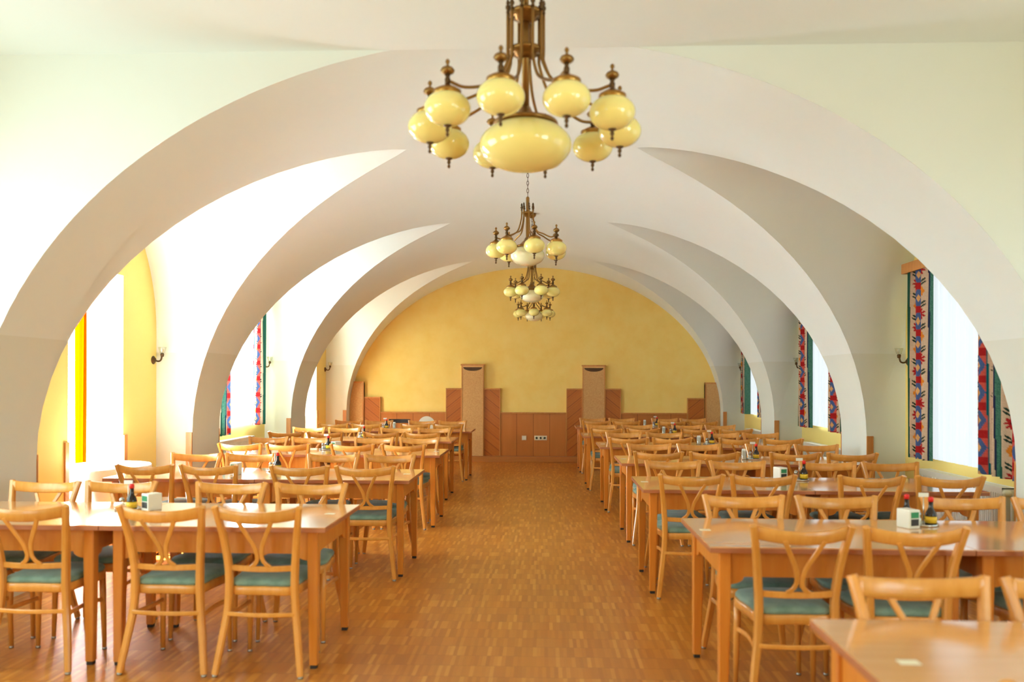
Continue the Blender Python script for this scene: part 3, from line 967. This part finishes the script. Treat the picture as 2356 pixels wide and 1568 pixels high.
# ================================================================== CHANDELIERS
def chandelier(loc, R, N, phi0, gs, bowl_r, big, label, zc):
    """loc z = bottom of the bowl; zc = ceiling height above it"""
    r = empty('chandelier', loc, 0, label, 'chandelier', 'brass chandeliers with cream glass globes')
    B, BD, BB = M['brass'], M['brass_dark'], M['brass_bright']
    bh = .228 if big else .175                       # bowl height
    # bowl
    prof = [(bowl_r * math.sin(PI * i / 24) ** .92 if 0 < i < 24 else 0, bh / 2 - bh / 2 * math.cos(PI * i / 24)) for i in range(0, 21)]
    MB().lathe(prof, 40).obj('bowl_shade', M['opal'] if big else M['opal_pale'], r)
    top = bh * .955
    q = bowl_r * .62
    MB().lathe([(q + .012, top - .012), (q + .018, top - .004), (q + .012, top + .006), (q * .8, top + .012), (.05, top + .035), (.034, top + .05), (.022, top + .075), (.0, top + .075)], 32).obj('bowl_cap', B, r)
    gz = .19 if big else .13                        # globe centre above bowl bottom
    az = gz + (.115 if big else .105)               # arm end height
    rc = .083 if big else .052
    z_lo = .545 if big else .45
    z_hi = .715 if big else .455
    ztop = z_hi + .05
    sr = .017 if big else .015
    MB().lathe([(sr, top + .05), (sr, z_lo - .02), (sr * 1.5, z_lo - .012), (sr * 1.5, z_lo + .02), (sr * .8, z_lo + .03), (sr, z_lo + .05), (sr, (z_hi if big else z_lo + .14)), (sr * .5, (z_hi if big else z_lo + .15))], 12 if big else 6, smooth=big).obj('stem', B, r)
    for z in ((z_lo, z_hi) if big else (z_lo,)):
        MB().lathe([(sr, z - .03), (rc * .55, z - .022), (rc * .62, z - .005), (rc * .95, z), (rc * .95, z + .014), (rc * .6, z + .018), (sr, z + .022)], 28).obj('cage_ring', B, r)
    # chain or rod up to the vault
    if big:
        MB().tube([(0, 0, z_hi), (0, 0, zc - .05)], .014, 10).obj('hanging_rod', B, r)
    else:
        m = MB(); z = z_lo + .15; i = 0
        while z < zc - .06:
            pts = [(.009 * math.cos(a) * (1 if i % 2 else 0), .009 * math.cos(a) * (0 if i % 2 else 1), z + .018 + .02 * math.sin(a)) for a in [2 * PI * k / 10 for k in range(10)]]
            m.tube(pts, .0024, 5, closed=True); z += .033; i += 1
        m.obj('chain', BD, r)
    MB().lathe([(0, zc - .06), (.02, zc - .06), (.05, zc - .03), (.055, zc - .002), (0, zc - .002)], 20).obj('ceiling_rose', B, r)
    k = gs / .1
    for i in range(N):
        a = math.radians(phi0 + 360 * i / N)
        dx, dy = math.sin(a), -math.cos(a)
        P = lambda rr, z: (rr * dx, rr * dy, z)
        zs = z_hi + .01 if big else z_lo + .03
        path = interp([P(rc, zs), P(rc, z_lo + .01), P(rc + .004, z_lo - .05), P(rc + (R - rc) * .16, z_lo - .15), P(rc + (R - rc) * .45, az + .03), P(rc + (R - rc) * .75, az - .002), P(R - .012, az + .004)], 5)
        arm = MB().tube(path, .0072 if big else .0062, 8)
        arm = arm.obj('arm', B, r)
        cx, cy = R * dx, R * dy
        MB().lathe([(0, zs), (.009, zs), (.006, zs + .012), (.011, zs + .02), (.011, zs + .03), (.005, zs + .036), (.009, zs + .044), (.004, zs + .06), (0, zs + .062)], 10, P(rc, 0)).obj('arm_finial', BD, arm)
        gh = gs * .72
        gp = [(gs * math.sin(PI * j / 22) ** .92 if 0 < j < 22 else 0, gz - gh + gh * (1 - math.cos(PI * j / 22))) for j in range(0, 20)]
        MB().lathe(gp, 28, (cx, cy, 0)).obj('globe_shade', M['opal'], arm)
        ct = gz + gh * .86
        MB().lathe([(.055 * k, ct - .006), (.060 * k, ct - .002), (.060 * k, ct + .014), (.052 * k, ct + .018), (.040 * k, ct + .026), (.020 * k, ct + .036), (.012, ct + .042), (0, ct + .042)], 24, (cx, cy, 0)).obj('shade_cap', BB, arm)
        fz = ct + .042
        MB().lathe([(0, fz), (.011, fz), (.013, fz + .02), (.008, fz + .032), (.013, fz + .040)], 12, (cx, cy, 0)).obj('arm_socket', BD, arm)
        MB().lathe([(.010, fz + .040), (.024 * k + .002, fz + .050), (.027 * k + .002, fz + .060), (.022 * k, fz + .070), (.008, fz + .078), (.004, fz + .084), (.009, fz + .094), (.008, fz + .102), (.0, fz + .110)], 24, (cx, cy, 0), ribs=12, rib=.06).obj('finial', B, arm)
        dz = gz - gh
        MB().lathe([(0, dz - .050), (.006, dz - .046), (.008, dz - .038), (.004, dz - .031), (.009, dz - .022), (.009, dz - .015), (.006, dz - .010), (.016, dz - .004), (.020, dz + .004), (0, dz + .006)], 12, (cx, cy, 0)).obj('drop_finial', BD, arm)
    return r


CR = SPR + RISE
chandelier((.12, 3.77, 2.485), .44, 10, -12, .100, .213, True, 'largest brass chandelier with ten globes, nearest, at the top of the picture', CR - 2.485)
chandelier((.06, 7.09, 2.515), .275, 7, 13, .089, .148, False, 'small brass chandelier on a chain, second from the front', CR - 2.515)
chandelier((.045, 10.41, 2.515), .275, 7, 25.7, .089, .148, False, 'small brass chandelier, third from the front', CR - 2.515)
chandelier((.03, 13.73, 2.52), .275, 7, 0, .089, .148, False, 'small brass chandelier, farthest, just before the yellow end wall', CR - 2.52)


# ================================================================== WALL SCONCES
def sconce(x, y, label):
    s = -1 if x < 0 else 1
    r = empty('wall_sconce', (x, y, 1.72), 0, label, 'wall lamp', 'small brass wall lamps on the window walls')
    m = MB().lathe([(0, 0), (.042, 0), (.044, .006), (.034, .014), (.014, .03), (0, .03)], 18)
    m.v = [(-s * c, a, b) for a, b, c in m.v]; m.obj('wall_plate', M['brass_dark'], r)
    MB().tube(interp([(-s * .02, 0, 0), (-s * .055, -.004, -.012), (-s * .085, -.006, .0), (-s * .098, -.006, .045)], 5), .009, 8).obj('arm', M['brass_dark'], r)
    c = (-s * .100, -.006, 0)
    MB().lathe([(0, .035), (.015, .035), (.019, .06), (.015, .072), (0, .072)], 14, c).obj('socket', M['brass_dark'], r)
    MB().lathe([(.012, .070), (.026, .076), (.032, .10), (.042, .135), (.0405, .135), (.030, .10), (.023, .078), (.010, .073)], 18, c).obj('tulip_shade', M['tumbler'], r)
    return r


for k, w1 in ((3, 'nearest'), (4, 'middle'), (5, 'farthest')):
    y = YC[k] + HALF - .075
    sconce(-WX + .001, y, '%s wall lamp on the left side of the hall, glass tulip shade' % w1)
    sconce(WX - .001, y + (.02 if k > 3 else 0), '%s wall lamp on the right side of the hall, glass tulip shade' % w1)


# ================================================================== CURTAINS
def cloth_grid(width, z0, z1, fold, amp, ny, nz, x, ph=0.0, flare=0.0):
    """vertical cloth in the yz plane; local y 0..width"""
    u = np.linspace(0, 1, ny); v = np.linspace(0, 1, nz)
    U, V = np.meshgrid(u, v)
    Y = U * width; Z = z0 + V * (z1 - z0)
    Xo = amp * np.sin(2 * np.pi * Y / fold + ph + .5 * np.sin(V * 2.2 + ph)) + amp * .35 * np.sin(2 * np.pi * Y / (fold * 2.7) + 1.3 + ph)
    Y = Y + (U - .5) * flare * (1 - V) + .008 * np.sin(6 * U + 3 * V)
    return U, V, x + Xo, Y, Z


def grid_obj(name, X, Y, Z, mat, colors=None, parent=None, smooth=True):
    nz, ny = X.shape
    vs = np.stack([X, Y, Z], -1).reshape(-1, 3)
    idx = np.arange(nz * ny).reshape(nz, ny)
    fs = np.stack([idx[:-1, :-1], idx[:-1, 1:], idx[1:, 1:], idx[1:, :-1]], -1).reshape(-1, 4)
    me = bpy.data.meshes.new(name)
    me.from_pydata(vs.tolist(), [], fs.tolist())
    me.polygons.foreach_set('use_smooth', [smooth] * len(fs))
    me.materials.append(mat)
    if colors is not None:
        a = me.color_attributes.new('print', 'FLOAT_COLOR', 'POINT')
        a.data.foreach_set('color', np.concatenate([colors.reshape(-1, 3), np.ones((nz * ny, 1))], 1).ravel())
    me.update()
    o = bpy.data.objects.new(name, me); C.objects.link(o)
    if parent: o.parent = parent
    return o


def curtain_print(cu, z, shift):
    """cu: metres of cloth across, z: metres of height -> rgb"""
    L = lambda r, g, b: np.array(srgb(r, g, b)[:3])
    green, dgreen, navy, red, beige, blue, orange, leaf, teal, coral = (L(92, 140, 118), L(46, 88, 72), L(44, 48, 78), L(186, 44, 44), L(224, 190, 158),
        L(84, 104, 150), L(232, 138, 48), L(46, 62, 50), L(20, 104, 110), L(222, 96, 80))
    P = .70
    q = (cu + shift) % P
    mott = np.sin(cu * 190 + 3 * np.sin(z * 70)) * np.sin(z * 160 + 2 * np.sin(cu * 110))
    col = np.zeros(q.shape + (3,)); col[:] = beige
    def band(a, b, c): col[(q >= a) & (q < b)] = c
    band(0, .15, green)
    m = (q < .15) & (mott > .1); col[m] = dgreen * .5 + green * .5
    band(.15, .165, navy)
    for c0, c1, off in ((.165, .325, 0.0), (.49, .65, .11)):      # flowers on two beige bands
        mid = (c0 + c1) / 2
        inb = (q >= c0) & (q < c1)
        per = .42
        zz = (z + off) % per
        for fz, fc, nxt in ((.05, red, .26), (.26, orange, .47)):
            dx = q - mid; dz = zz - fz
            stem = inb & (np.abs(dx - .010 * np.sin(dz * 34)) < .003) & (dz > .045) & (dz < .165)
            col[stem] = leaf
            for lz, lw in ((.075, .030), (.105, .026)):
                for sg in (-1, 1):
                    ex = dx - sg * .033; ez = dz - lz - sg * ex * .6
                    m = inb & ((ex / lw) ** 2 + (ez / .010) ** 2 < 1); col[m] = leaf
            rr = np.sqrt(dx ** 2 + dz ** 2); an = np.arctan2(dz, dx)
            rad = .060 * (.45 + .55 * np.abs(np.cos(4.5 * an))) if fc is red else .050 * (.78 + .22 * np.abs(np.cos(3 * an)))
            m = inb & (rr < rad); col[m] = fc
            m = inb & (rr < .014); col[m] = fc * .4
    band(.325, .34, teal)
    inb = (q >= .34) & (q < .475)
    zz = (z % .22) / .22 - .5
    dd = np.abs(q - .4075) / .0675 + np.abs(zz) / .5
    col[inb] = coral
    m = inb & (np.abs(zz) > .36); col[m] = red
    m = inb & (dd < .95) & (np.abs(zz) < .36); col[m] = blue
    m = inb & (dd < .34); col[m] = L(238, 176, 110)
    band(.475, .49, navy)
    band(.65, .70, dgreen)
    col *= (1 + .10 * mott)[..., None]
    return np.clip(col * .85, 0.005, 1)


def curtain(side, y0, y1, zb, label, shift, zt=2.60, ph=0.0, end=None):
    s = -1 if side == 'left' else 1
    r = empty('patterned_curtain', (s * 3.755, y0, 0), 0, label, 'curtain', 'printed window curtains')
    wd = y1 - y0
    U, V, X, Y, Z = cloth_grid(wd, zb, zt, .15, .036, 120, 230, 0, ph, .05)
    # metres of cloth actually consumed along the folds
    ds = np.sqrt(np.diff(X, axis=1) ** 2 + np.diff(Y, axis=1) ** 2)
    cu = np.concatenate([np.zeros((X.shape[0], 1)), np.cumsum(ds, 1)], 1)
    if end is not None: shift = end - cu.max()
    grid_obj('cloth', X, Y, Z, M['printed'], curtain_print(cu, Z, shift), r)
    # header tape
    MB().box(-.012, .012, 0, wd, zt - .005, zt + .02).obj('header_tape', M['white_cloth'], r)
    return r


def sheer_thing(side, y0, y1, zb, label, mat, zt=2.60):
    s = -1 if side == 'left' else 1
    r = empty('sheer_curtain', (s * 3.825, y0, 0), 0, label, 'curtain', 'white sheer curtains')
    U, V, X, Y, Z = cloth_grid(y1 - y0, zb, zt, .075, .012, 90, 3, 0, 0.4)
    grid_obj('cloth', X, Y, Z, mat, None, r)
    MB().box(-.01, .01, 0, y1 - y0, zt - .003, zt + .02).obj('header_tape', M['white_cloth'], r)
    return r


def pelmet(side, y0, y1, label):
    s = -1 if side == 'left' else 1
    r = empty('curtain_pelmet', (s * WX, (y0 + y1) / 2, 2.60), 0, label, 'pelmet', 'wooden curtain pelmets')
    h = (y1 - y0) / 2
    a, b = sorted((-s * .001, -s * .17))
    MB().box(a, b, -h, h, .045, .06).obj('top_board', M['trim_wood'], r)
    a, b = sorted((-s * .155, -s * .172))
    MB().box(a, b, -h, h, -.035, .045, .003).obj('front_board', M['trim_wood'], r)
    for y in (-h, h - .016):
        a, b = sorted((-s * .001, -s * .155))
        MB().box(a, b, y, y + .016, -.035, .045).obj('side_board', M['trim_wood'], r)


BAYN = {0: 'behind the camera', 1: 'in the bay beside the camera', 2: 'nearest', 3: 'nearest', 4: 'middle', 5: 'farthest'}
# right wall, visible windows
c = YC[3]
curtain('right', c - .92, c - .28, .775, 'flowered curtain at the near side of the nearest right window', 0, ph=.6, end=.56)
curtain('right', c + .57, c + .99, .79, 'green and flowered curtain at the far side of the nearest right window', .12, ph=2.)
sheer_thing('right', c - .95, c + .95, .80, 'glowing white sheer in the nearest right window', M['sheer_right'])
c = YC[4]
curtain('right', c - .80, c - .15, .90, 'flowered curtain at the near side of the middle right window', 0, ph=1.5, end=.64)
curtain('right', c + .66, c + 1.15, .90, 'green striped curtain at the far side of the middle right window', .06, ph=.2)
sheer_thing('right', c - .95, c + .95, .93, 'glowing white sheer in the middle right window', M['sheer_right'])
c = YC[5]
curtain('right', c - .80, c - .10, .93, 'curtain at the near side of the farthest right window', .12, ph=1.1)
curtain('right', c + .66, c + 1.15, .95, 'flowered curtain at the far side of the farthest right window', .02, ph=.9)
sheer_thing('right', c - .95, c + .95, .95, 'glowing white sheer in the farthest right window', M['sheer_right'])
# left wall, middle bay
c = YC[4]
curtain('left', c - .95, c - .30, .83, 'dark green and red curtain at near side of the left window', 0, ph=.3, end=.45)
curtain('left', c + .62, c + .98, .90, 'red diamond curtain at the far side of the left window', .27, ph=2.2)
sheer_thing('left', c - .95, c + .95, .93, 'bright white sheer in the left window between green and red curtains', M['sheer_left'])
for side, k, lab in (('right', 3, 'wooden pelmet over the nearest right window'), ('right', 4, 'wooden pelmet over the middle right window'), ('right', 5, 'wooden pelmet over the farthest right window'), ('left', 4, 'wooden pelmet over the curtained left window')):
    pelmet(side, YC[k] - 1.02, YC[k] + (1.02 if k == 3 or side == 'left' else 1.24), lab)
# bays beside and behind the camera: same sheers, out of the picture
for side in ('left', 'right'):
    for k in (0, 1, 2):
        sheer_thing(side, YC[k] - .95, YC[k] + .95, .80, 'white sheer curtain in the %s window %s the picture' % (side, ('well behind', 'beside', 'just outside')[k]), M['sheer_far' if k < 2 else 'sheer_rear' if side == 'left' else 'sheer_rear_right'])

# yellow voile in the door niches
for k, lab in ((3, 'translucent yellow curtain in the nearest left door niche'), (5, 'translucent yellow curtain in the farthest left door niche')):
    oy0, oy1, oz0, oz1, dep, kind = OPEN[(-1, k)]
    r = empty('yellow_curtain', (-(WX + .37), oy1 - .195, 0), 0, lab, 'curtain', 'yellow door curtains')
    U, V, X, Y, Z = cloth_grid(.18, .04, 2.46, .06, .014, 50, 8, 0, .4)
    grid_obj('cloth', X, Y, Z, M['yellow_voile'], None, r)
    MB().tube([(0, -.02, 2.475), (0, .19, 2.475)], .008, 8).obj('curtain_rod', M['steel'], r)


# ================================================================== RADIATORS
def radiator(side, y0, y1, ztop, label):
    s = -1 if side == 'left' else 1
    r = empty('radiator', (s * 3.80, y0, .12), 0, label, 'radiator', 'white panel radiators under the windows')
    L_ = y1 - y0; h = ztop - .12
    m = MB()
    m.box(-.05, .05, .012, L_ - .012, 0, h - .02)
    n = int(L_ / .033)
    for i in range(n):
        y = .03 + i * (L_ - .06) / n
        for q in (-.056, .05): m.box(q, q + .006, y, y + .018, .03, h - .05)
    m.obj('panels', M['white_paint'], r)
    g = MB()
    g.box(-.055, -.048, 0, L_, h - .02, h); g.box(.048, .055, 0, L_, h - .02, h)
    n2 = int(L_ / .02)
    for i in range(n2): g.box(-.048, .048, i * L_ / n2, i * L_ / n2 + .007, h - .012, h - .004)
    g.obj('top_grille', M['white_paint'], r)
    for y in (0, L_ - .012): MB().box(-.056, .056, y, y + .012, 0, h - .001).obj('side_panel', M['white_paint'], r)
    MB().tube([(0, -.001, h - .04), (0, -.04, h - .04), (0, -.04, -.12)], .011, 8).obj('pipe', M['white_paint'], r)
    m = MB().lathe([(0, 0), (.02, 0), (.024, .01), (.024, .045), (.018, .055), (0, .055)], 16)
    m.v = [(-s * (c_ + .012), b - .04, a + h - .04) for a, b, c_ in m.v]
    m.obj('thermostat_knob', M['paper'], r)
    for y in (.15, L_ - .15): MB().box(-.02, s * .058 if s > 0 else -.058, y, y + .03, .1, .14).obj('bracket', M['white_paint'], r)


radiator('right', 6.45, 7.86, .70, 'white radiator under the nearest right window')
radiator('right', 9.85, 11.30, .70, 'white radiator under the middle right window')
radiator('right', 13.15, 14.5, .70, 'white radiator under the farthest right window')
radiator('left', 9.75, 11.0, .76, 'white radiator under the left window with curtains')


# ================================================================== ROUND TABLE WITH CLOTH BY THE DOOR
r = empty('round_table', (-3.74, 7.26, 0), 0, 'small round table hidden under a white cloth by the left door', 'table')
MB().lathe([(0, .725), (.34, .725), (.345, .735), (.34, .745), (0, .745)], 32).obj('tabletop', M['laminate'], r)
MB().lathe([(.03, .02), (.025, .1), (.025, .725)], 16).obj('pedestal', M['trim_wood'], r)
MB().lathe([(0, 0), (.22, 0), (.22, .015), (.05, .03), (0, .03)], 24).obj('base', M['trim_wood'], r)
m = MB(); n = 72; rings = [(0, .7475), (.2, .7475), (.34, .7475), (.352, .742), (.357, .72), (.362, .62), (.368, .50), (.374, .40)]
vs = []; fs = []
for j, (rr, z) in enumerate(rings):
    for i in range(n):
        a = 2 * PI * i / n
        k = max(0, (.74 - z) / .34)
        q = rr + k * .014 * math.sin(9 * a) + k * .006 * math.sin(4 * a + 1)
        vs.append((q * math.cos(a), q * math.sin(a), z + (k * .02 * math.sin(4 * a + .5) if j == len(rings) - 1 else 0)))
for j in range(len(rings) - 1):
    for i in range(n):
        fs.append((j * n + i, j * n + (i + 1) % n, (j + 1) * n + (i + 1) % n, (j + 1) * n + i))
m.add(vs, fs, True)
o = m.obj('tablecloth', M['white_cloth']); o.location = (-3.74, 7.26, 0)
tag(o, 'white cloth draped over the round table, sunlit, by the left door', 'tablecloth')


# ================================================================== ODD CHAIRS BY THE END WALL
r = empty('white_chair', (-1.87, 14.15, 0), PI, 'white plastic chair with a rounded back near the end wall', 'chair')
out = [(-.135, .60), (.135, .60)] + [(.15 * math.cos(a), .74 + .15 * math.sin(a)) for a in [PI * i / 16 for i in range(17)]]
m = MB().prism(out, -.215, -.195); m.obj('backrest', M['white_paint'], r)
MB().box(-.2, .2, -.19, .2, .43, .455, .012).obj('seat', M['white_paint'], r)
MB().box(-.05, .05, -.21, -.19, .44, .62, .006).obj('back_support', M['white_paint'], r)
for sx in (-1, 1):
    for y, f in ((-.16, -.2), (.17, .2)):
        MB().tube([(sx * .16, y, .43), (sx * .19, f, 0.0)], [.014, .011], 10).obj('leg', M['white_paint'], r)
r = empty('black_chair', (-2.36, 14.2, 0), PI, 'black chair beside the white one near the end wall', 'chair')
MB().strip([(.19 * t, -.22 + .03 * t * t, .80) for t in [-1 + i / 6 for i in range(13)]], .07, .018, (0, 0, 1)).obj('backrest', M['black_chair'], r)
MB().box(-.2, .2, -.19, .2, .43, .46, .012).obj('seat', M['black_chair'], r)
for sx in (-1, 1):
    MB().tube([(sx * .18, -.2, .83), (sx * .18, -.18, .45), (sx * .19, -.2, 0)], .011, 10).obj('rear_leg', M['black_chair'], r)
    MB().tube([(sx * .17, .17, .44), (sx * .18, .19, 0)], .011, 10).obj('front_leg', M['black_chair'], r)
